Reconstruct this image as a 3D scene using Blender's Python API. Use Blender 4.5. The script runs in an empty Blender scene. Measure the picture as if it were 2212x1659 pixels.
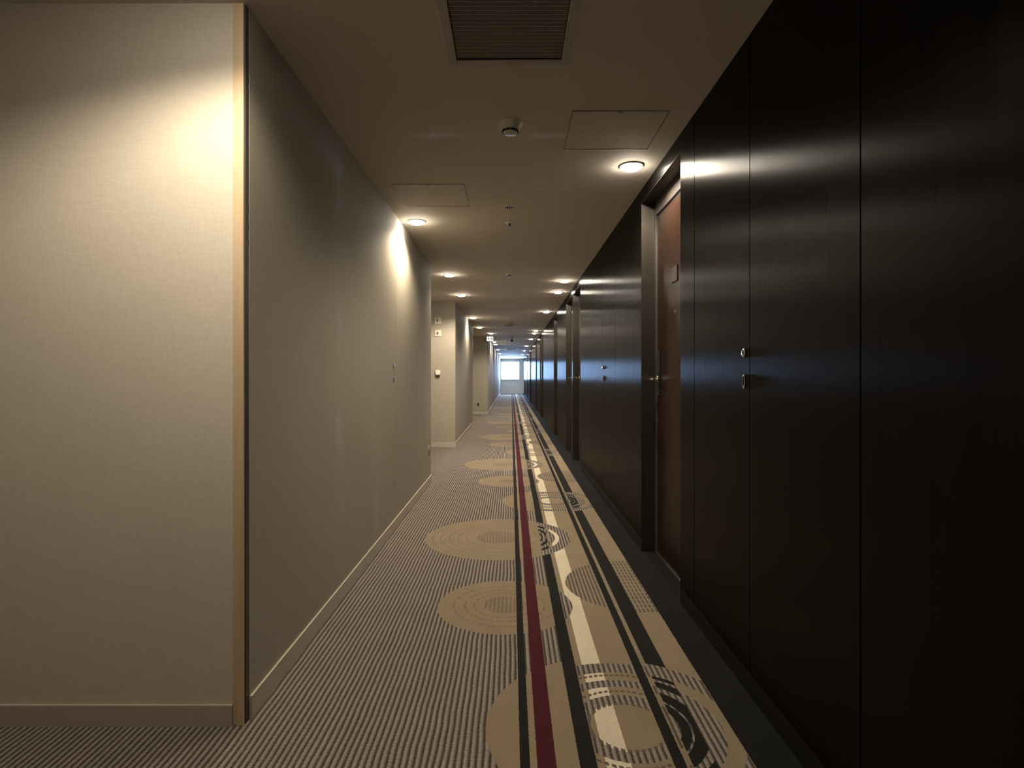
import bpy, bmesh, math, random
from mathutils import Vector
random.seed(7)
C = bpy.context.scene.collection
sc = bpy.context.scene
PI = math.pi

# ------------------------------------------------------------------ camera
F = 1246.0                      # focal length in pixels of the 2212-wide frame
H_CAM = 1.12
cam_d = bpy.data.cameras.new('camera'); cam = bpy.data.objects.new('camera', cam_d); C.objects.link(cam)
cam_d.sensor_width = 36.0; cam_d.sensor_fit = 'HORIZONTAL'
cam_d.lens = F / 2212 * 36.0
cam_d.shift_x = 2.0 / 2212
cam_d.shift_y = -15.5 / 2212
cam_d.clip_start = 0.02; cam_d.clip_end = 200
cam.location = (0, 0, H_CAM); cam.rotation_euler = (PI/2, 0, 0)
sc.camera = cam

# ------------------------------------------------------------------ world: pale blue daylight, seen through the end window
SKY = 175.0
LAMP_W = 70.0
LAMP_COL = (1.0, 0.86, 0.67)
w = bpy.data.worlds.new('sky'); sc.world = w; w.use_nodes = True
nt = w.node_tree; nt.nodes.clear()
bg = nt.nodes.new('ShaderNodeBackground'); wo = nt.nodes.new('ShaderNodeOutputWorld')
bg.inputs[0].default_value = (0.37, 0.59, 1.0, 1); bg.inputs[1].default_value = SKY
nt.links.new(bg.outputs[0], wo.inputs[0])
pd = bpy.data.lights.new('window_portal', 'AREA'); pd.shape = 'RECTANGLE'; pd.size = 1.24; pd.size_y = 1.25
pd.cycles.is_portal = True
po = bpy.data.objects.new('window_portal', pd); C.objects.link(po)
po.location = (-0.06, 38.20, 1.53); po.rotation_euler = (-PI/2, 0, 0)

vs = sc.view_settings
vs.view_transform = 'Standard'; vs.look = 'None'; vs.gamma = 1.0; vs.use_curve_mapping = False
vs.exposure = 0.0
sc.cycles.max_bounces = 10; sc.cycles.diffuse_bounces = 6; sc.cycles.glossy_bounces = 5
sc.cycles.transparent_max_bounces = 8
sc.cycles.sample_clamp_indirect = 9.0
sc.cycles.sample_clamp_direct = 48.0
sc.cycles.blur_glossy = 2.0
sc.cycles.caustics_reflective = False
sc.cycles.use_denoising = True

# ------------------------------------------------------------------ helpers
def bx(bm, x0, x1, y0, y1, z0, z1):
    v = [bm.verts.new((x, y, z)) for x in (x0, x1) for y in (y0, y1) for z in (z0, z1)]
    for f in ((0,1,3,2),(4,6,7,5),(0,4,5,1),(2,3,7,6),(0,2,6,4),(1,5,7,3)):
        bm.faces.new([v[i] for i in f])

def finish(bm, name, mat, parent=None, bevel=0, smooth=False):
    bmesh.ops.recalc_face_normals(bm, faces=bm.faces)
    me = bpy.data.meshes.new(name); bm.to_mesh(me); bm.free()
    if smooth:
        for p in me.polygons: p.use_smooth = True
    me.materials.append(mat)
    o = bpy.data.objects.new(name, me); C.objects.link(o)
    if parent: o.parent = parent
    if bevel:
        m = o.modifiers.new('bevel', 'BEVEL'); m.width = bevel; m.segments = 2; m.limit_method = 'ANGLE'
    return o

def boxes(name, mat, lst, parent=None, bevel=0):
    bm = bmesh.new()
    for b in lst: bx(bm, *b)
    return finish(bm, name, mat, parent, bevel)

def lathe(name, mat, prof, parent=None, seg=40, axis='Z', loc=(0,0,0), smooth=True):
    """prof: list of (radius, height); axis Z, or X (pointing to -X)"""
    bm = bmesh.new(); rings = []
    for r, h in prof:
        ring = []
        for i in range(seg):
            a = 2*PI*i/seg
            if axis == 'Z': p = (r*math.cos(a), r*math.sin(a), h)
            elif axis == 'X': p = (-h, r*math.cos(a), r*math.sin(a))
            else: p = (r*math.cos(a), -h, r*math.sin(a))
            ring.append(bm.verts.new((p[0]+loc[0], p[1]+loc[1], p[2]+loc[2])))
        rings.append(ring)
    for a, b in zip(rings[:-1], rings[1:]):
        for i in range(seg):
            bm.faces.new((a[i], a[(i+1) % seg], b[(i+1) % seg], b[i]))
    bm.faces.new(rings[0]); bm.faces.new(rings[-1])
    bmesh.ops.remove_doubles(bm, verts=bm.verts, dist=1e-6)
    o = finish(bm, name, mat, parent)
    if smooth:
        for p in o.data.polygons: p.use_smooth = len(p.vertices) < 8
        m = o.modifiers.new('edges', 'EDGE_SPLIT'); m.split_angle = math.radians(35)
    return o

def tube(name, mat, pts, r, parent=None):
    cu = bpy.data.curves.new(name, 'CURVE'); cu.dimensions = '3D'; cu.bevel_depth = r; cu.bevel_resolution = 4
    cu.use_fill_caps = True
    s = cu.splines.new('POLY'); s.points.add(len(pts)-1)
    for p, q in zip(s.points, pts): p.co = (*q, 1)
    tmp = bpy.data.objects.new(name, cu); C.objects.link(tmp)
    dg = bpy.context.evaluated_depsgraph_get()
    me = bpy.data.meshes.new_from_object(tmp.evaluated_get(dg))
    bpy.data.objects.remove(tmp)
    me.materials.clear(); me.materials.append(mat)
    for p in me.polygons: p.use_smooth = True
    o = bpy.data.objects.new(name, me); C.objects.link(o)
    if parent: o.parent = parent
    return o

def tag(o, label, cat, group=None):
    o['label'] = label; o['category'] = cat
    if group: o['group'] = group
    return o

def thing(name, loc, label, cat, group=None):
    o = bpy.data.objects.new(name, None); C.objects.link(o); o.location = loc; o.empty_display_size = 0.1
    return tag(o, label, cat, group)

def struct(o):
    o['kind'] = 'structure'; return o

def copy_tree(o, parent=None):
    c = o.copy(); C.objects.link(c)
    if parent: c.parent = parent
    for ch in list(o.children): copy_tree(ch, c)
    return c

# ------------------------------------------------------------------ materials
class Mat:
    def __init__(s, name, base=(.5,.5,.5), rough=.5, metal=0.0, spec=0.5):
        s.m = bpy.data.materials.new(name); s.m.use_nodes = True
        s.t = s.m.node_tree; s.N = s.t.nodes; s.L = s.t.links
        s.b = s.N['Principled BSDF']
        s.b.inputs['Base Color'].default_value = (*base, 1)
        s.b.inputs['Roughness'].default_value = rough
        s.b.inputs['Metallic'].default_value = metal
        s.b.inputs['Specular IOR Level'].default_value = spec
    def n(s, t, **k):
        x = s.N.new(t)
        for a, b in k.items(): setattr(x, a, b)
        return x
    def inp(s, node, i, v):
        if isinstance(v, E): s.L.new(v.s, node.inputs[i])
        elif hasattr(v, 'is_output'): s.L.new(v, node.inputs[i])
        else: node.inputs[i].default_value = v
    def math(s, op, a, b=0.0, c=None, clamp=False):
        x = s.n('ShaderNodeMath', operation=op, use_clamp=clamp)
        s.inp(x, 0, a); s.inp(x, 1, b)
        if c is not None: s.inp(x, 2, c)
        return E(s, x.outputs[0])
    def mix(s, f, a, b):
        x = s.n('ShaderNodeMix', data_type='RGBA')
        s.inp(x, 0, f)
        for i, v in ((6, a), (7, b)):
            if isinstance(v, tuple): x.inputs[i].default_value = (*v, 1)
            else: s.L.new(v, x.inputs[i])
        return x.outputs[2]
    def coords(s):
        g = s.n('ShaderNodeNewGeometry')       # world position: every copy sits in the same grain
        sp = s.n('ShaderNodeSeparateXYZ'); s.L.new(g.outputs['Position'], sp.inputs[0])
        return g.outputs['Position'], E(s, sp.outputs[0]), E(s, sp.outputs[1]), E(s, sp.outputs[2])
    def noise(s, scale_xyz, scale=1.0, detail=3.0, rough=.5):
        pos = s.coords()[0]
        v = s.n('ShaderNodeVectorMath', operation='MULTIPLY'); s.L.new(pos, v.inputs[0]); v.inputs[1].default_value = scale_xyz
        x = s.n('ShaderNodeTexNoise'); s.L.new(v.outputs[0], x.inputs['Vector'])
        x.inputs['Scale'].default_value = scale; x.inputs['Detail'].default_value = detail; x.inputs['Roughness'].default_value = rough
        return E(s, x.outputs[0])
    def bump(s, h, strength, dist):
        x = s.n('ShaderNodeBump'); s.inp(x, 'Height', h)
        x.inputs['Strength'].default_value = strength; x.inputs['Distance'].default_value = dist
        s.L.new(x.outputs[0], s.b.inputs['Normal'])
class E:
    def __init__(s, m, sock): s.m = m; s.s = sock
    def __add__(s, o): return s.m.math('ADD', s, o)
    def __radd__(s, o): return s.m.math('ADD', o, s)
    def __sub__(s, o): return s.m.math('SUBTRACT', s, o)
    def __rsub__(s, o): return s.m.math('SUBTRACT', o, s)
    def __mul__(s, o): return s.m.math('MULTIPLY', s, o)
    def __rmul__(s, o): return s.m.math('MULTIPLY', o, s)
    def __truediv__(s, o): return s.m.math('DIVIDE', s, o)
    def gt(s, o): return s.m.math('GREATER_THAN', s, o)
    def lt(s, o): return s.m.math('LESS_THAN', s, o)
    def f(s, op, *a): return s.m.math(op, s, *a)
    def between(s, a, b): return s.gt(a) * s.lt(b)
    def OR(s, o): return s.m.math('MAXIMUM', s, o)

def plain(name, base, rough=.5, metal=0.0, spec=.5, mottle=.08):
    m = Mat(name, base, rough, metal, spec)
    n = m.noise((1,1,1), 30.0, 2.0)
    lo = tuple(c*(1-mottle) for c in base); hi = tuple(min(1, c*(1+mottle)) for c in base)
    m.L.new(m.mix(n, lo, hi), m.b.inputs['Base Color'])
    return m.m

def wallpaper(name, base):
    m = Mat(name, base, .75, 0, .05)
    pos, X, Y, Z = m.coords()
    a = m.noise((260, 260, 24), 1.0, 2.0); b = m.noise((24, 24, 300), 1.0, 2.0); c = m.noise((2.2, 2.2, 2.2), 1.0, 2.0)
    h = a*.5 + b*.5
    f = (h - .5)*1.1 + .5 + (c - .5)*.25
    lo = tuple(x*.84 for x in base); hi = tuple(x*1.14 for x in base)
    m.L.new(m.mix(f, lo, hi), m.b.inputs['Base Color'])
    m.bump(h, .25, .0012)
    return m.m

def wood(name, c0, c1, rough, aniso, spec, grain=(150, 150, 1.3), tangent=(1,1,0)):
    m = Mat(name, c0, rough, 0, spec)
    a = m.noise(grain, 1.0, 4.0, .6); b = m.noise((grain[0]*.12, grain[1]*.12, grain[2]*.5), 1.0, 2.0)
    f = (a*.7 + b*.3 - .5)*2.2 + .5
    f = m.math('MULTIPLY', f, 1.0, clamp=True)
    m.L.new(m.mix(f, c0, c1), m.b.inputs['Base Color'])
    r = f*.08 + (rough - .04)
    m.L.new(r.s, m.b.inputs['Roughness'])
    m.b.inputs['Anisotropic'].default_value = aniso
    t = m.n('ShaderNodeCombineXYZ')
    for i in range(3): t.inputs[i].default_value = tangent[i]
    m.L.new(t.outputs[0], m.b.inputs['Tangent'])
    m.bump(a, .07, .0005)
    return m.m

def emissive(name, col, strength):
    m = Mat(name, (.9,.9,.9), .4)
    m.b.inputs['Emission Color'].default_value = (*col, 1)
    m.b.inputs['Emission Strength'].default_value = strength
    return m.m

def glass():
    m = bpy.data.materials.new('window_glass'); m.use_nodes = True
    t = m.node_tree; t.nodes.clear()
    o = t.nodes.new('ShaderNodeOutputMaterial'); mx = t.nodes.new('ShaderNodeMixShader')
    tr = t.nodes.new('ShaderNodeBsdfTransparent'); gl = t.nodes.new('ShaderNodeBsdfGlossy'); fr = t.nodes.new('ShaderNodeFresnel')
    gl.inputs['Roughness'].default_value = 0.02; tr.inputs[0].default_value = (.95,.97,.98,1)
    t.links.new(fr.outputs[0], mx.inputs[0]); t.links.new(tr.outputs[0], mx.inputs[1]); t.links.new(gl.outputs[0], mx.inputs[2])
    t.links.new(mx.outputs[0], o.inputs[0])
    return m

def carpet():
    m = Mat('patterned_carpet', (.3,.3,.3), .95, 0, .04)
    pos, X, Y, Z = m.coords()
    warp = (m.noise((7, 5, 1), 1.0, 1.0) - .5) * .010 * X.lt(.02)
    Xw = X + warp
    jag = (m.noise((90, 90, 1), 1.0, 1.0) - .5) * .004           # tufted, slightly ragged pattern edges
    Xj = X + jag; Yj = Y + (m.noise((70, 110, 3), 1.0, 1.0) - .5) * .008
    PITCH = .0200
    u = (Xw / PITCH).f('FRACT')
    rib = m.math('MULTIPLY', 1.40 - (u - .34).f('ABSOLUTE')*3.3, 1.0, clamp=True)     # 0 gap .. 1 crest
    hl = m.math('MULTIPLY', 1.0 - (u - .17).f('ABSOLUTE')*6.5, 1.0, clamp=True)  # highlight painted along the left side of each rib
    beads = m.noise((70, 150, 1), 1.0, 3.0, .7)
    ribv = m.math('MULTIPLY', rib + (beads - .5)*1.5, 1.0, clamp=True)
    speck = m.noise((420, 420, 1), 1.0, 2.0, .7)
    spv = (speck - .5)*.7 + (m.noise((130, 130, 1), 1.0, 2.0, .7) - .5)*.5 + (m.noise((9, 6, 1), 1.0, 2.0) - .5)*.25 + 1.0
    P = 3.36
    t0 = (Yj - 1.38)
    t = t0 - ((t0 / P).f('FLOOR'))*P
    def rad(cx, cy):
        dx = Xj - cx; dy = t - cy
        return (dx*dx + dy*dy).f('SQRT')
    rd, rb, rc, ra = rad(.375, .47), rad(-.03, 1.455), rad(.68, 1.74), rad(-.09, 2.65)
    ind, inb, inc, ina = rd.lt(.455), rb.lt(.33), rc.lt(.385), ra.lt(.505)
    gap = rib.lt(.8)
    def line(r, r0, wd=.0045): return (r - r0).f('ABSOLUTE').lt(wd)
    LR = (.37,.325,.28); BO = (.25,.22,.19); DR = (.062,.047,.036)
    BE = (.235,.185,.125); WH = (.60,.53,.40); DK = (.018,.0165,.0145); RD = (.062,.0145,.018); BD = (.0135,.0135,.0135)
    ribs = m.mix(ribv, DR, m.mix(hl*(beads*1.6 - .25), BO, LR))
    ribs_soft = m.mix(ribv, (.085,.067,.052), (.25,.205,.15))
    # left field: ribs, with flat beige ovals crossed by thin broken rings
    ovals = ina.OR(inb).OR(ind)
    rings = line(ra, .455).OR(line(ra, .40)).OR(line(ra, .34)).OR(line(ra, .28)).OR(line(ra, .225)).OR(ra.lt(.15))
    rings = rings.OR(line(rb, .25)).OR(line(rb, .195)).OR(line(rb, .15)).OR(rb.lt(.105)) * ovals
    oval_col = m.mix(rings * gap, BE, (.17,.135,.10))
    left = m.mix(ovals, ribs, oval_col)
    # striped band columns
    def col(a, b): return Xj.between(a, b)
    # rib bands inside the ring motifs
    bandd = rd.between(.335, .405).OR(rd.between(.235, .28)).OR(rd.between(.13, .18))
    linesd = (line(rd, .315, .007).OR(line(rd, .205, .006)).OR(line(rd, .125, .006))) * gap
    banda = (1.0 - ra.between(.335, .36).OR(ra.between(.395, .425)).OR(ra.between(.30, .312)))*ina
    def stripe(c, d=True, a=True, b=False, cc=False):
        base = m.mix(0.0, c, c)
        if d:
            base = m.mix(ind * bandd, base, ribs)
            base = m.mix(ind * linesd, base, (.12,.095,.075))
        if a: base = m.mix(banda * ina, base, ribs)
        if b: base = m.mix(inb, base, ribs)
        if cc: base = m.mix(inc, base, ribs_soft)
        return base
    out = left
    narrow = m.mix(ovals, ribs, m.mix(rings*gap, BE, (.17,.135,.10)))
    out = m.mix(col(.026, .205), out, narrow)
    out = m.mix(col(.026, .055), out, DK)
    out = m.mix(col(.076, .131), out, RD)
    out = m.mix(col(.199, .249), out, stripe(DK, False, True))
    out = m.mix(col(.249, .472), out, stripe(BE, True, True, True, True))
    out = m.mix(col(.275, .348), out, stripe(WH, True, True, True, True))
    out = m.mix(col(.472, .506), out, DK)
    out = m.mix(col(.506, .525), out, m.mix(ind * bandd, BE, ribs_soft))
    out = m.mix(col(.525, .596), out, stripe(DK, False, False))
    bd2 = rd.lt(.43) * (1.0 - rd.between(.275, .31).OR(rd.between(.325, .345)).OR(rd.between(.165, .197)).OR(rd.between(.204, .248)))
    out = m.mix(col(.525, .596) * bd2, out, ribs)
    out = m.mix(col(.596, .703), out, m.mix(inc * ((t - 1.355) / .052).f('FRACT').gt(.22), stripe(BE, False, False), ribs_soft))
    out = m.mix(col(.596, .703) * ind * (rd.between(.355, .425).OR(rd.between(.22, .30))), out, ribs)
    out = m.mix(Xj.gt(.703), out, BD)
    vm = m.n('ShaderNodeVectorMath', operation='MULTIPLY'); m.L.new(out, vm.inputs[0])
    cmb = m.n('ShaderNodeCombineXYZ')
    for i in range(3): m.L.new(spv.s, cmb.inputs[i])
    m.L.new(cmb.outputs[0], vm.inputs[1]); m.L.new(vm.outputs[0], m.b.inputs['Base Color'])
    isr = X.lt(.026) * (1.0 - ovals)
    m.bump(rib*isr + speck*.45, .7, .004)
    return m.m

M = dict(

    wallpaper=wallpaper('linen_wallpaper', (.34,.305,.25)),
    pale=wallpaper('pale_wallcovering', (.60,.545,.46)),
    ceiling=plain('ceiling_paint', (.64,.59,.505), .8, mottle=.02, spec=.2),
    skirt=plain('taupe_skirting', (.44,.39,.33), .45),
    edge=plain('lit_skirting_edge', (.50,.44,.34), .4),  # light caught on the skirting tops, coloured in as a paler strip
    dark=wood('dark_wood_laminate', (.0028,.0021,.0016), (.0080,.0060,.0044), .30, .86, .06),
    black=plain('black_skirting', (.006,.0055,.005), .5, spec=.3),
    doorwood=wood('brown_door_veneer', (.013,.0056,.003), (.026,.0120,.0068), .32, .8, .25),
    jamb=plain('bronze_door_frame', (.045,.038,.032), .45),
    lining=wood('satin_bronze_lining', (.075,.066,.056), (.10,.088,.075), .30, .8, .5, grain=(60,60,1.0)),
    oak=wood('pale_oak_trim', (.50,.37,.23), (.62,.48,.32), .5, 0, .4, grain=(90,90,2.0)),
    chrome=plain('brushed_steel', (.62,.60,.57), .25, 1.0),
    darkmetal=plain('dark_metal', (.06,.058,.055), .35, .6),
    plate=plain('sign_plate', (.035,.028,.024), .4),
    signcream=plain('sign_cream', (.56,.52,.44), .5),
    white=plain('white_plastic', (.72,.69,.63), .45),
    cream=plain('cream_plastic', (.70,.64,.54), .5),
    grille=plain('grille_slat', (.42,.37,.31), .6),
    griledark=plain('duct_black', (.02,.018,.016), .9),
    grframe=plain('grille_frame', (.50,.45,.39), .6),
    hatch=plain('hatch_edge', (.28,.25,.21), .5),
    lens=emissive('downlight_lens', (1.0,.90,.74), 150.0),
    sign=emissive('sign_face', (.85,.95,.90), .9),
    signmark=plain('sign_mark', (.01,.035,.02), .6),
    window=plain('white_window_frame', (.72,.74,.78), .4),
    carpet=carpet(), glass=glass(),
)

M['lining'].node_tree.nodes['Principled BSDF'].inputs['Metallic'].default_value = .75
# ------------------------------------------------------------------ dimensions
HC = 2.32                        # ceiling height
XL, XR = -.855, .836             # corridor walls
YE = 38.0                        # end wall
YB = -1.6                        # wall behind the viewpoint
OPEN = [(2.846,3.707),(6.94,7.80),(7.93,8.79),(10.42,11.28),(14.90,15.76),(15.88,16.74),(18.65,19.51),(20.0,20.0),
        (23.80,24.66),(24.80,25.66),(29.0,29.86),(32.2,33.06),(34.8,35.66)]
OPEN = [o for o in OPEN if o[1] > o[0]]
ZO = 2.235                       # head of the door recesses

# ------------------------------------------------------------------ setting
struct(boxes('floor', M['carpet'], [(-2.6, 1.2, YB-.1, YE+.2, -.06, 0)]))
tag(bpy.data.objects['floor'], 'ribbed grey carpet with beige ovals and red, black and cream stripes', 'carpet')
# the ceiling, with real openings for the two air grilles
GR = [(-.205, .190, 1.46, 2.18), (-.25, .22, 24.9, 25.5)]
lst = [(-2.6, GR[0][0], YB-.1, YE+.2, HC, HC+.1), (GR[0][1], 1.2, YB-.1, YE+.2, HC, HC+.1)]
y = YB-.1
for g in GR:
    lst.append((GR[0][0], GR[0][1], y, g[2], HC, HC+.1)); y = g[3]
lst.append((GR[0][0], GR[0][1], y, YE+.2, HC, HC+.1))
o = struct(boxes('ceiling', M['ceiling'], lst)); tag(o, 'plain off-white ceiling with downlights in two rows', 'ceiling')

# left walls: four runs set back from one another
wl = [(-1.0, XL, 1.884, 6.16, 0, HC),                      # first run
      (-2.5, -.95, 6.04, 6.16, 0, HC),                      # its return round the corner
      (-2.5, -.89, 9.2, 13.4, 0, HC),                       # second block
      (-2.5, -2.38, 6.16, 9.2, 0, HC), (-2.5, -2.38, 13.4, 17.2, 0, HC),
      (-2.5, -.70, 17.2, YE, 0, HC)]                        # long far run
def wall(name, mat, lst, label, cat='wall', bevel=0):
    o = struct(boxes(name, mat, lst, bevel=bevel)); tag(o, label, cat); return o
wall('wall_left', M['wallpaper'], [(-1.0, XL, 1.884, 4.276, 0, HC), (-1.0, XL, 4.28, 6.16, 0, HC), (-1.0, XL-.004, 4.276, 4.28, 0, HC)],
     'long taupe linen-papered wall at left with a lit hairline door seam')
wall('wall_left_lobby', M['wallpaper'], [wl[1], wl[3]], 'taupe wall of the side lobby behind the first left corner')
wall('wall_left_middle', M['wallpaper'], [wl[2]], 'projecting taupe wall block carrying two small signs and a thermostat')
wall('wall_left_alcove', M['wallpaper'], [wl[4]], 'taupe wall inside the second recess on the left')
wall('wall_left_far', M['wallpaper'], [wl[5]], 'distant taupe wall block at left beneath the exit sign')
# near return face (seen at the very left) with its pale oak corner post
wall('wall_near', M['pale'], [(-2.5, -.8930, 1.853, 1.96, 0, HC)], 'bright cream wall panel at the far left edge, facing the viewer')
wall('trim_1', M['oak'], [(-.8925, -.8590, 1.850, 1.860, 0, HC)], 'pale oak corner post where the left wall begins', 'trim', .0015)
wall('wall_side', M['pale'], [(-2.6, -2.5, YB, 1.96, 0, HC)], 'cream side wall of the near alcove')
wall('wall_back', M['wallpaper'], [(-2.6, 1.2, YB-.1, YB, 0, HC)], 'taupe wall behind the viewpoint')

wall('groove_shade', M['jamb'], [(-.8925, -.8560, 1.8605, 1.8835, 0, HC)], 'dark strip painted as groove shade between the oak post and the long left wall', 'trim')  # dark strip added for the shade in the gap beside the post
# end wall around the window
WX0, WX1, WZ0, WZ1 = -.68, .56, .92, 2.14
wall('wall_end', M['white'], [(-.70, WX0, YE, YE+.14, 0, HC), (WX1, 1.0, YE, YE+.14, 0, HC), (WX0, WX1, YE, YE+.14, 0, WZ0), (WX0, WX1, YE, YE+.14, WZ1, HC)],
     'pale end wall of the corridor around the bright window')
wroot = bpy.data.objects.new('window_1', None); C.objects.link(wroot); wroot.location = (0, YE, 0); struct(wroot)
tag(wroot, 'bright overexposed window at the far end of the corridor', 'window')
def local(l, dy): return [(a,b,c-dy,d-dy,e,f) for a,b,c,d,e,f in l]
boxes('window_frame', M['window'], local([(WX0, WX0+.05, YE+.04, YE+.10, WZ0, WZ1), (WX1-.05, WX1, YE+.04, YE+.10, WZ0, WZ1),
      (WX0+.05, WX1-.05, YE+.04, YE+.10, WZ0, WZ0+.05), (WX0+.05, WX1-.05, YE+.04, YE+.10, WZ1-.05, WZ1)], YE), wroot)
boxes('window_sill', M['window'], local([(WX0-.0, WX1+.0, YE-.05, YE+.04, WZ0-.03, WZ0)], YE), wroot)
boxes('pane', M['glass'], local([(WX0+.05, WX1-.05, YE+.068, YE+.074, WZ0+.05, WZ1-.05)], YE), wroot)

# skirtings on the left
def skirt(n, lst, label):
    o = struct(boxes('baseboard_'+n, M['skirt'], lst)); tag(o, label, 'baseboard'); return o
SK = .075
r = skirt('left', [(XL, XL+.008, 1.885, 6.168, 0, SK)], 'taupe skirting along the long left wall with its light-catching top edge painted paler')
boxes('top_edge', M['edge'], [(XL+.0005, XL+.0085, 1.885, 6.168, SK, SK+.0020)], r)
r = skirt('left_near', [(-2.5, -.8935, 1.845, 1.853, 0, .066)], 'low skirting under the cream wall panel')
boxes('top_edge', M['edge'], [(-2.5, -.8935, 1.845, 1.852, .066, .0688)], r)
r = skirt('left_middle', [(-2.38, -.882, 9.192, 9.2, 0, SK), (-.89, -.882, 9.2, 13.4, 0, SK)], 'taupe skirting round the projecting left block')
boxes('top_edge', M['edge'], [(-2.38, -.882, 9.192, 9.1995, SK, SK+.0020), (-.8895, -.882, 9.2, 13.4, SK, SK+.0020)], r)
r = skirt('left_far', [(-2.38, -.692, 17.192, 17.2, 0, SK), (-.70, -.692, 17.2, YE, 0, SK)], 'taupe skirting round the distant left block')
r = skirt('end', [(-.69, .83, YE-.01, YE, 0, .10)], 'pale skirting under the end window')
r.data.materials[0] = M['window']

# right wall: dark laminate panels on a backing, with recessed door openings
segs = []; y = YB
for a, b in OPEN: segs.append((y, a)); y = b
segs.append((y, YE))
SEAMS = [1.38, .77, .10, -.55, 2.02, 2.63, 4.65, 5.29, 5.92, 9.3, 9.95, 12.0, 12.65, 13.3, 13.95, 17.3, 17.95, 20.2, 20.85, 21.5, 22.15, 22.8,
         26.3, 26.95, 27.6, 28.25, 30.5, 31.2, 34.0, 36.4, 37.0]
SHAFT = [(2.02, 2.63, 'near'), (4.65, 5.29, 'far')]
lst = []; back = []
G = .0030
for a, b in segs:
    back.append((XR+.014, XR+.20, a, b, 0, HC))                     # black backing, seen in the seams
    cuts = [a-G] + [s for s in sorted(SEAMS) if a+.05 < s < b-.05] + [b+G]
    for c0, c1 in zip(cuts[:-1], cuts[1:]):
        if any(abs(c0-s[0]) < .01 for s in SHAFT): continue
        lst.append((XR, XR+.014, c0+G, c1-G, .082, HC))
for a, b in OPEN:
    lst.append((XR, XR+.20, a, b, ZO, HC))
o = struct(boxes('wall_right', M['dark'], lst)); tag(o, 'glossy dark brown laminate wall with recessed doors along the right', 'wall')
o = struct(boxes('wall_right_backing', M['black'], back)); tag(o, 'black backing showing in the seams between the dark wall panels', 'wall')
lst = []
for a, b in segs: lst.append((XR+.003, XR+.0138, a, b, 0, .0815))
o = struct(boxes('baseboard_right', M['black'], lst)); tag(o, 'black skirting under the dark right wall', 'baseboard')

# ------------------------------------------------------------------ room doors in the recesses
XD = .932
door_n = 0
def room_door(ya, yb):
    """recess lining, frame, leaf, lock, lever, plate; local origin at the near foot of the opening"""
    root = bpy.data.objects.new('door_%d' % (door_n+1), None); C.objects.link(root); struct(root)
    root.location = (XD, ya, 0)
    wd = yb - ya; t = .035
    d = XR + .20 - XD
    boxes('door_frame', M['jamb'], [(-.012, d-.002, 0, t, 0, ZO), (-.012, d-.002, wd-t, wd, 0, ZO), (-.012, d-.002, t, wd-t, 2.145, ZO)], root, .001)
    x0 = XR - XD + .001
    boxes('reveal_lining', M['lining'], [(x0, -.0122, 0, .004, 0, ZO-.004), (x0, -.0122, wd-.004, wd, 0, ZO-.004), (x0, -.0122, 0, wd, ZO-.004, ZO)], root)
    boxes('door_leaf', M['doorwood'], [(.0, .04, t+.003, wd-t-.003, .008, 2.142)], root)
    lp = boxes('lock_plate', M['darkmetal'], [(-.014, 0, wd-t-.075, wd-t-.030, 1.00, 1.16), (-.010, 0, wd-t-.072, wd-t-.033, 1.16, 1.285)], root, .003)
    boxes('card_slot', M['black'], [(-.0112, -.0098, wd-t-.056, wd-t-.048, 1.19, 1.25)], lp)
    yl = wd - t - .053
    h = tube('door_handle', M['chrome'], [(-.008, yl, 1.105), (-.050, yl, 1.105), (-.060, yl-.006, 1.105), (-.064, yl-.02, 1.105), (-.064, yl-.125, 1.105)], .0085, root)
    lathe('rose', M['chrome'], [(.024, .012), (.024, .018), (.021, .021)], h, 24, 'X', (0, yl, 1.105))
    lathe('peephole', M['chrome'], [(.009, 0), (.009, .003), (.005, .004)], root, 20, 'X', (0, wd*.5, 1.49))
    p = boxes('number_plate', M['plate'], [(-.006, 0, wd*.5-.055, wd*.5+.055, 1.66, 1.75)], root, .001)
    boxes('sill_strip', M['darkmetal'], [(-.012, .04, t, wd-t, 0, .007)], root)
    return root
first = room_door(*OPEN[0])
names = ['brown room door with lever handle recessed in the wall, nearest on the right',
         'room door second along the dark wall, nearer of the first close pair',
         'room door third along the dark wall, farther of the first close pair',
         'room door fourth along the dark wall, standing alone after the first pair',
         'room door fifth along the dark wall, nearer of the second close pair',
         'room door sixth along the dark wall, farther of the second close pair',
         'room door seventh along the dark wall, alone in its recess',
         'room door eighth along the dark wall, nearer of the third close pair',
         'room door ninth along the dark wall, farther of the third close pair',
         'room door tenth along the dark wall, near the bright window end',
         'room door eleventh along the dark wall, last but one before the window',
         'room door twelfth along the dark wall, closest to the end window']
for i, (a, b) in enumerate(OPEN):
    r = first if i == 0 else copy_tree(first)
    r.name = 'door_%d' % (i+1); r.location = (XD, a, 0)
    tag(r, names[i], 'door', 'recessed room doors along the right wall')

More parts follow.
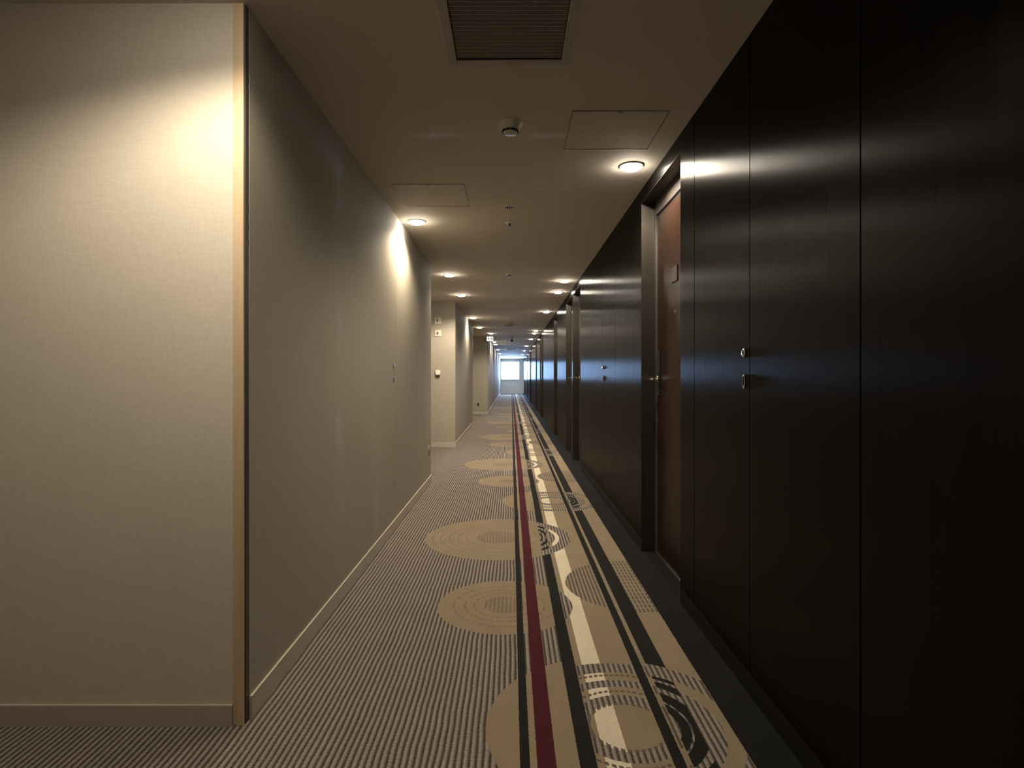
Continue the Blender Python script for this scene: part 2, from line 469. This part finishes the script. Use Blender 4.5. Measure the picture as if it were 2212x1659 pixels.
# flush shaft doors
def shaft(n, ya, yb, ylock, label):
    root = bpy.data.objects.new('door_%d' % n, None); C.objects.link(root); struct(root); tag(root, label, 'door')
    root.location = (XR, ya, 0)
    wd = yb - ya
    boxes('door_panel', M['dark'], [(.0, .013, G, wd-G, .082, HC-.001)], root)
    k = lathe('lock', M['chrome'], [(.0165, 0), (.0165, .004), (.013, .006), (.008, .006), (.008, .004)], root, 28, 'X', (0, ylock, 1.206))
    boxes('keyhole', M['black'], [(-.0068, -.0035, ylock-.0016, ylock+.0016, 1.201, 1.213)], k)
    p = lathe('pull_ring', M['chrome'], [(.012, 0), (.012, .003), (.009, .004)], root, 28, 'X', (0, ylock, 0))
    for v in p.data.vertices:
        v.co.z = v.co.z*2.2 + 1.103
    boxes('latch', M['darkmetal'], [(-.0065, -.0036, ylock-.004, ylock+.004, 1.090, 1.122)], p)
    return root
shaft(len(OPEN)+1, 2.02, 2.63, .047, 'flush dark service door with two small chrome fittings, nearest on the right wall')
shaft(len(OPEN)+2, 4.65, 5.29, .60, 'flush dark service door between the nearest room door and the first pair')
# small fittings of the flush door in the left wall
root = bpy.data.objects.new('door_%d' % (len(OPEN)+3), None); C.objects.link(root); struct(root)
tag(root, 'flush papered service door in the left wall, only its seam and lock showing', 'door'); root.location = (XL, 4.2, 0)
k = lathe('lock', M['chrome'], [(.016, 0), (.016, -.004), (.012, -.006)], root, 24, 'X', (0, 0, 1.208))
p = lathe('pull_ring', M['darkmetal'], [(.010, 0), (.010, -.003), (.007, -.004)], root, 24, 'X', (0, 0, 0))
for v in p.data.vertices: v.co.z = v.co.z*2.0 + 1.10
lathe('hinge_pin', M['skirt'], [(.004, 0), (.004, .06)], root, 12, 'Z', (.004, .078, .30))

# ------------------------------------------------------------------ downlights
def downlight(parent_loc):
    root = thing('ceiling_downlight', parent_loc, '', 'ceiling light')
    lathe('trim_ring', M['white'], [(.056, 0), (.068, 0), (.068, -.003), (.065, -.006), (.059, -.006), (.056, -.004)], root)
    lathe('lamp_lens', M['lens'], [(.0555, -.001), (.0555, -.007), (.052, -.015), (.043, -.021), (.026, -.025), (.006, -.026)], root)
    ld = bpy.data.lights.new('downlight_beam', 'SPOT'); ld.energy = LAMP_W; ld.color = LAMP_COL
    ld.spot_size = math.radians(152); ld.spot_blend = 0.5; ld.shadow_soft_size = .014
    lo = bpy.data.objects.new('downlight_beam', ld); C.objects.link(lo); lo.parent = root; lo.location = (0, 0, -.042)
    return root
# x, y, words
LAMPS = [
 (-.73, 1.32, 'downlight above the near cream wall panel, nearest on the left side'),
 (-.729, 4.45, 'glowing downlight hard against the long left wall, beside the left ceiling hatch'),
 (-.723, 6.77, 'downlight just past the corner of the long left wall'),
 (-.726, 8.45, 'downlight in front of the wall block with two small signs'),
 (-.770, 11.7, 'downlight grazing the side of the projecting left wall block'),
 (-.764, 14.0, 'small distant downlight over the second left recess'),
 (-.55, 15.9, 'small distant downlight just above the exit sign'),
 (-.57, 19.7, 'first distant left downlight beyond the exit sign'),
 (-.57, 21.2, 'second distant left downlight beyond the exit sign'),
 (-.58, 25.4, 'third distant left downlight beyond the exit sign'),
 (-.58, 29.6, 'fourth distant left downlight beyond the exit sign'),
 (-.58, 34.0, 'last left downlight before the end window'),
 (.684, 3.28, 'bright downlight in front of the nearest room door on the right'),
 (.664, 7.19, 'downlight over the second room door, nearer of a close pair'),
 (.660, 8.13, 'downlight over the third room door, farther of a close pair'),
 (.647, 10.60, 'downlight over the fourth room door on the right'),
 (.640, 14.90, 'downlight over the fifth room door on the right'),
 (.640, 15.85, 'downlight over the sixth room door on the right'),
 (.63, 18.30, 'downlight over the seventh room door on the right'),
 (.60, 22.3, 'downlight over the stretch before the eighth room door'),
 (.60, 26.4, 'downlight beyond the ninth room door on the right'),
 (.60, 30.8, 'downlight between the tenth and eleventh room doors'),
 (.60, 35.0, 'right downlight closest to the end window'),
]
d0 = downlight((LAMPS[0][0], LAMPS[0][1], HC))
for i, (x, y, lab) in enumerate(LAMPS):
    r = d0 if i == 0 else copy_tree(d0)
    r.location = (x, y, HC)
    tag(r, lab, 'ceiling light', 'recessed ceiling downlights')
    if i in (0, 1, 2, 3, 4):                       # the lamps hard against the papered walls burn differently
        b = [c for c in r.children if c.type == 'LIGHT'][0]
        b.data = b.data.copy(); b.data.energy = LAMP_W * (.85, 1.35, 1.2, 1.6, 1.5)[i]
        if i in (1, 4): b.data.color = (1.0, .85, .63)

# ------------------------------------------------------------------ ceiling furniture
def air_grille(x0, x1, y0, y1, label, fr=.034):
    cx, cy = (x0+x1)/2, (y0+y1)/2; a, b = (x1-x0)/2, (y1-y0)/2
    root = thing('air_grille', (cx, cy, HC), label, 'ceiling vent', 'slatted return-air grilles')
    boxes('frame', M['grframe'], [(-a-fr, -a, -b-fr, b+fr, -.006, 0), (a, a+fr, -b-fr, b+fr, -.006, 0), (-a, a, -b-fr, -b, -.006, 0), (-a, a, b, b+fr, -.006, 0)], root, .002)
    boxes('duct', M['griledark'], [(-a, a, -b, b, .060, .065), (-a, -a+.002, -b, b, 0, .06), (a-.002, a, -b, b, 0, .06), (-a, a, -b, -b+.002, 0, .06), (-a, a, b-.002, b, 0, .06)], root)
    bm = bmesh.new(); n = int(2*b/.0215)
    for i in range(n):
        yy = -b + .004 + i*(2*b-.010)/n
        # slanted blade
        v = [bm.verts.new((sx*(a-.003), yy+dy, z)) for sx in (-1, 1) for dy, z in ((.0145, -.001), (.0165, -.001), (.0050, .015), (.0030, .015))]
        for f in ((0,1,2,3),(7,6,5,4),(0,4,5,1),(1,5,6,2),(2,6,7,3),(3,7,4,0)): bm.faces.new([v[k] for k in f])
    o = finish(bm, 'louvre_blades', M['grille'], root)
    return root
air_grille(*GR[0], 'large slatted return-air grille at the top, in the ceiling nearest the viewer')
air_grille(GR[0][0], GR[0][1], GR[1][2], GR[1][3], 'distant slatted air grille in the ceiling before the window')

def hatch(x0, x1, y0, y1, label):
    root = thing('ceiling_hatch', ((x0+x1)/2, (y0+y1)/2, HC), label, 'access hatch', 'flush ceiling access hatches')
    a, b = (x1-x0)/2, (y1-y0)/2; t = .005
    boxes('panel', M['ceiling'], [(-a+t+.002, a-t-.002, -b+t+.002, b-t-.002, -.0022, 0)], root)
    boxes('frame', M['hatch'], [(-a, -a+t, -b, b, -.003, 0), (a-t, a, -b, b, -.003, 0), (-a+t, a-t, -b, -b+t, -.003, 0), (-a+t, a-t, b-t, b, -.003, 0)], root)
    boxes('latch', M['hatch'], [(-.012, .012, -b+t, -b+.014, -.005, -.002)], root)
hatch(.275, .718, 2.60, 3.04, 'square hatch outlined in the ceiling at right, before the bright downlight')
hatch(-.745, -.290, 3.59, 4.06, 'square hatch outlined in the ceiling at left, beside the left wall')

root = thing('smoke_detector', (-.004, 2.735, HC), 'round smoke detector in the middle of the ceiling, largest ceiling disc', 'smoke detector')
lathe('base', M['cream'], [(.058, 0), (.058, -.008), (.054, -.014)], root)
lathe('chamber', M['cream'], [(.050, -.014), (.047, -.026), (.036, -.034)], root)
bm = bmesh.new()
for i in range(10):
    a = 2*PI*i/10
    c, s = math.cos(a), math.sin(a); r0 = .0385; hw = .0075
    v = []
    for rr in (.030, .0395):
        for tt in (-hw, hw):
            for z in (-.042, -.034): v.append(bm.verts.new((rr*c - tt*s, rr*s + tt*c, z)))
    for f in ((0,1,3,2),(4,6,7,5),(0,4,5,1),(2,3,7,6),(0,2,6,4),(1,5,7,3)): bm.faces.new([v[k] for k in f])
finish(bm, 'vents', M['griledark'], root)
lathe('cap', M['cream'], [(.034, -.0425), (.031, -.047), (.015, -.050), (.004, -.051)], root)
lathe('indicator', M['signmark'], [(.003, -.0265), (.003, -.0285)], root, 12, 'Z', (.040, .012, 0))

def small_speaker(x, y, label):
    root = thing('ceiling_speaker', (x, y, HC), label, 'ceiling speaker')
    lathe('rim', M['cream'], [(.040, 0), (.040, -.004), (.034, -.006)], root)
    bm = bmesh.new()
    for i in range(-2, 3):
        for j in range(-2, 3):
            if i*i+j*j < 6:
                bx(bm, i*.012-.0035, i*.012+.0035, j*.012-.0035, j*.012+.0035, -.0075, -.0061)
    finish(bm, 'perforations', M['griledark'], root)
small_speaker(-.012, 4.07, 'small perforated round ceiling speaker between the left hatch and the sprinkler')

def sprinkler(x, y, label):
    root = thing('sprinkler_head', (x, y, HC), label, 'sprinkler', 'ceiling sprinkler heads')
    lathe('escutcheon', M['cream'], [(.036, 0), (.034, -.004), (.018, -.006)], root, 32)
    lathe('nozzle', M['darkmetal'], [(.010, -.006), (.010, -.016), (.005, -.018), (.005, -.028), (.014, -.029), (.014, -.031)], root, 24)
    return root
s0 = sprinkler(-.01, 4.50, 'sprinkler head just beyond the small ceiling speaker')
for x, y, lab in ((-.02, 6.75, 'sprinkler head in mid ceiling level with the second left downlight'),
                  (-.16, 20.2, 'left sprinkler head far along the ceiling past the dark dome'),
                  (.19, 20.2, 'right sprinkler head far along the ceiling past the dark dome')):
    c = copy_tree(s0); c.location = (x, y, HC); tag(c, lab, 'sprinkler', 'ceiling sprinkler heads')

root = thing('ceiling_diffuser', (-.05, 13.3, HC), 'distant round air diffuser in mid ceiling', 'ceiling vent')
lathe('rim', M['grframe'], [(.16, 0), (.16, -.008), (.13, -.016), (.11, -.016)], root)
lathe('cone', M['grille'], [(.10, -.014), (.09, -.034), (.02, -.044)], root)
root = thing('dome_camera', (.03, 18.7, HC), 'tiny dark dome hanging from the far ceiling', 'camera')
lathe('base', M['white'], [(.05, 0), (.05, -.015)], root, 24)
lathe('dome', M['griledark'], [(.045, -.015), (.043, -.035), (.03, -.055), (.01, -.064)], root, 24)

# exit guide sign on its short hanger
root = thing('exit_sign', (-.62, 16.95, 0), 'small lit white exit guide sign with dark marks at the distant left corner', 'sign')
boxes('housing', M['white'], [(-.10, .10, -.02, .02, 2.165, 2.305)], root, .004)
boxes('hanger', M['white'], [(-.02, .02, -.01, .01, 2.305, HC)], root)
f = boxes('sign_face', M['sign'], [(-.094, .094, -.0225, -.0202, 2.172, 2.298)], root)
# running figure in a doorway and an arrow
boxes('figure', M['signmark'], [(-.052, -.036, -.0245, -.0226, 2.262, 2.278), (-.056, -.030, -.0245, -.0226, 2.228, 2.258), (-.066, -.050, -.0245, -.0226, 2.205, 2.228), (-.036, -.022, -.0245, -.0226, 2.205, 2.228)], f)
bm = bmesh.new()
pts = [(.015, 2.225), (.050, 2.225), (.050, 2.208), (.082, 2.236), (.050, 2.264), (.050, 2.247), (.015, 2.247)]
v0 = [bm.verts.new((x, -.0245, z)) for x, z in pts]; v1 = [bm.verts.new((x, -.0226, z)) for x, z in pts]
bm.faces.new(v0); bm.faces.new(v1[::-1])
for i in range(len(pts)): bm.faces.new((v0[i], v1[i], v1[(i+1) % 7], v0[(i+1) % 7]))
finish(bm, 'arrow', M['signmark'], f)

# things on the face of the projecting block (y = 9.2)
YF = 9.2
def wall_sign(x, z, label, marks):
    root = thing('wall_sign', (x, YF, z), label, 'sign', 'small square wall signs')
    boxes('plate', M['signcream'], [(-.052, .052, -.012, 0, -.052, .052)], root, .002)
    boxes('pictogram', M['jamb'], [(a, b, -.0140, -.0122, c, d) for a, b, c, d in marks], root)
wall_sign(-1.165, 2.015, 'upper of two small square signs on the projecting left wall block', [(-.02, -.008, -.03, .02), (-.008, .015, -.005, .008), (-.024, -.004, .024, .036)])
wall_sign(-1.165, 1.815, 'lower of two small square signs on the projecting left wall block', [(-.012, .0, -.03, .022), (-.024, .012, -.006, .006)])
root = thing('thermostat', (-1.165, YF, 1.18), 'small cream box with dark lower edge on the wall below the two signs', 'thermostat')
boxes('case', M['white'], [(-.036, .036, -.03, 0, -.028, .046)], root, .004)
boxes('lower_grip', M['darkmetal'], [(-.032, .032, -.028, 0, -.050, -.0285)], root, .003)

# sockets
def outlet(face, loc, label):
    root = thing('wall_outlet', loc, label, 'outlet')
    if face == 'X':
        boxes('plate', M['skirt'], [(0, .006, -.036, .036, -.060, .060)], root, .002)
        boxes('socket', M['griledark'], [(.006, .0085, -.020, .020, -.045, .020)], root)
    else:
        boxes('plate', M['skirt'], [(-.040, .040, -.006, 0, -.065, .065)], root, .002)
        boxes('socket', M['griledark'], [(-.028, .028, -.009, -.006, -.052, .045)], root)
    return root
outlet('X', (XL, 5.97, .345), 'narrow outlet low on the long left wall near its far corner')
outlet('Y', (-.98, 17.2, .30), 'dark outlet low on the distant left wall block')
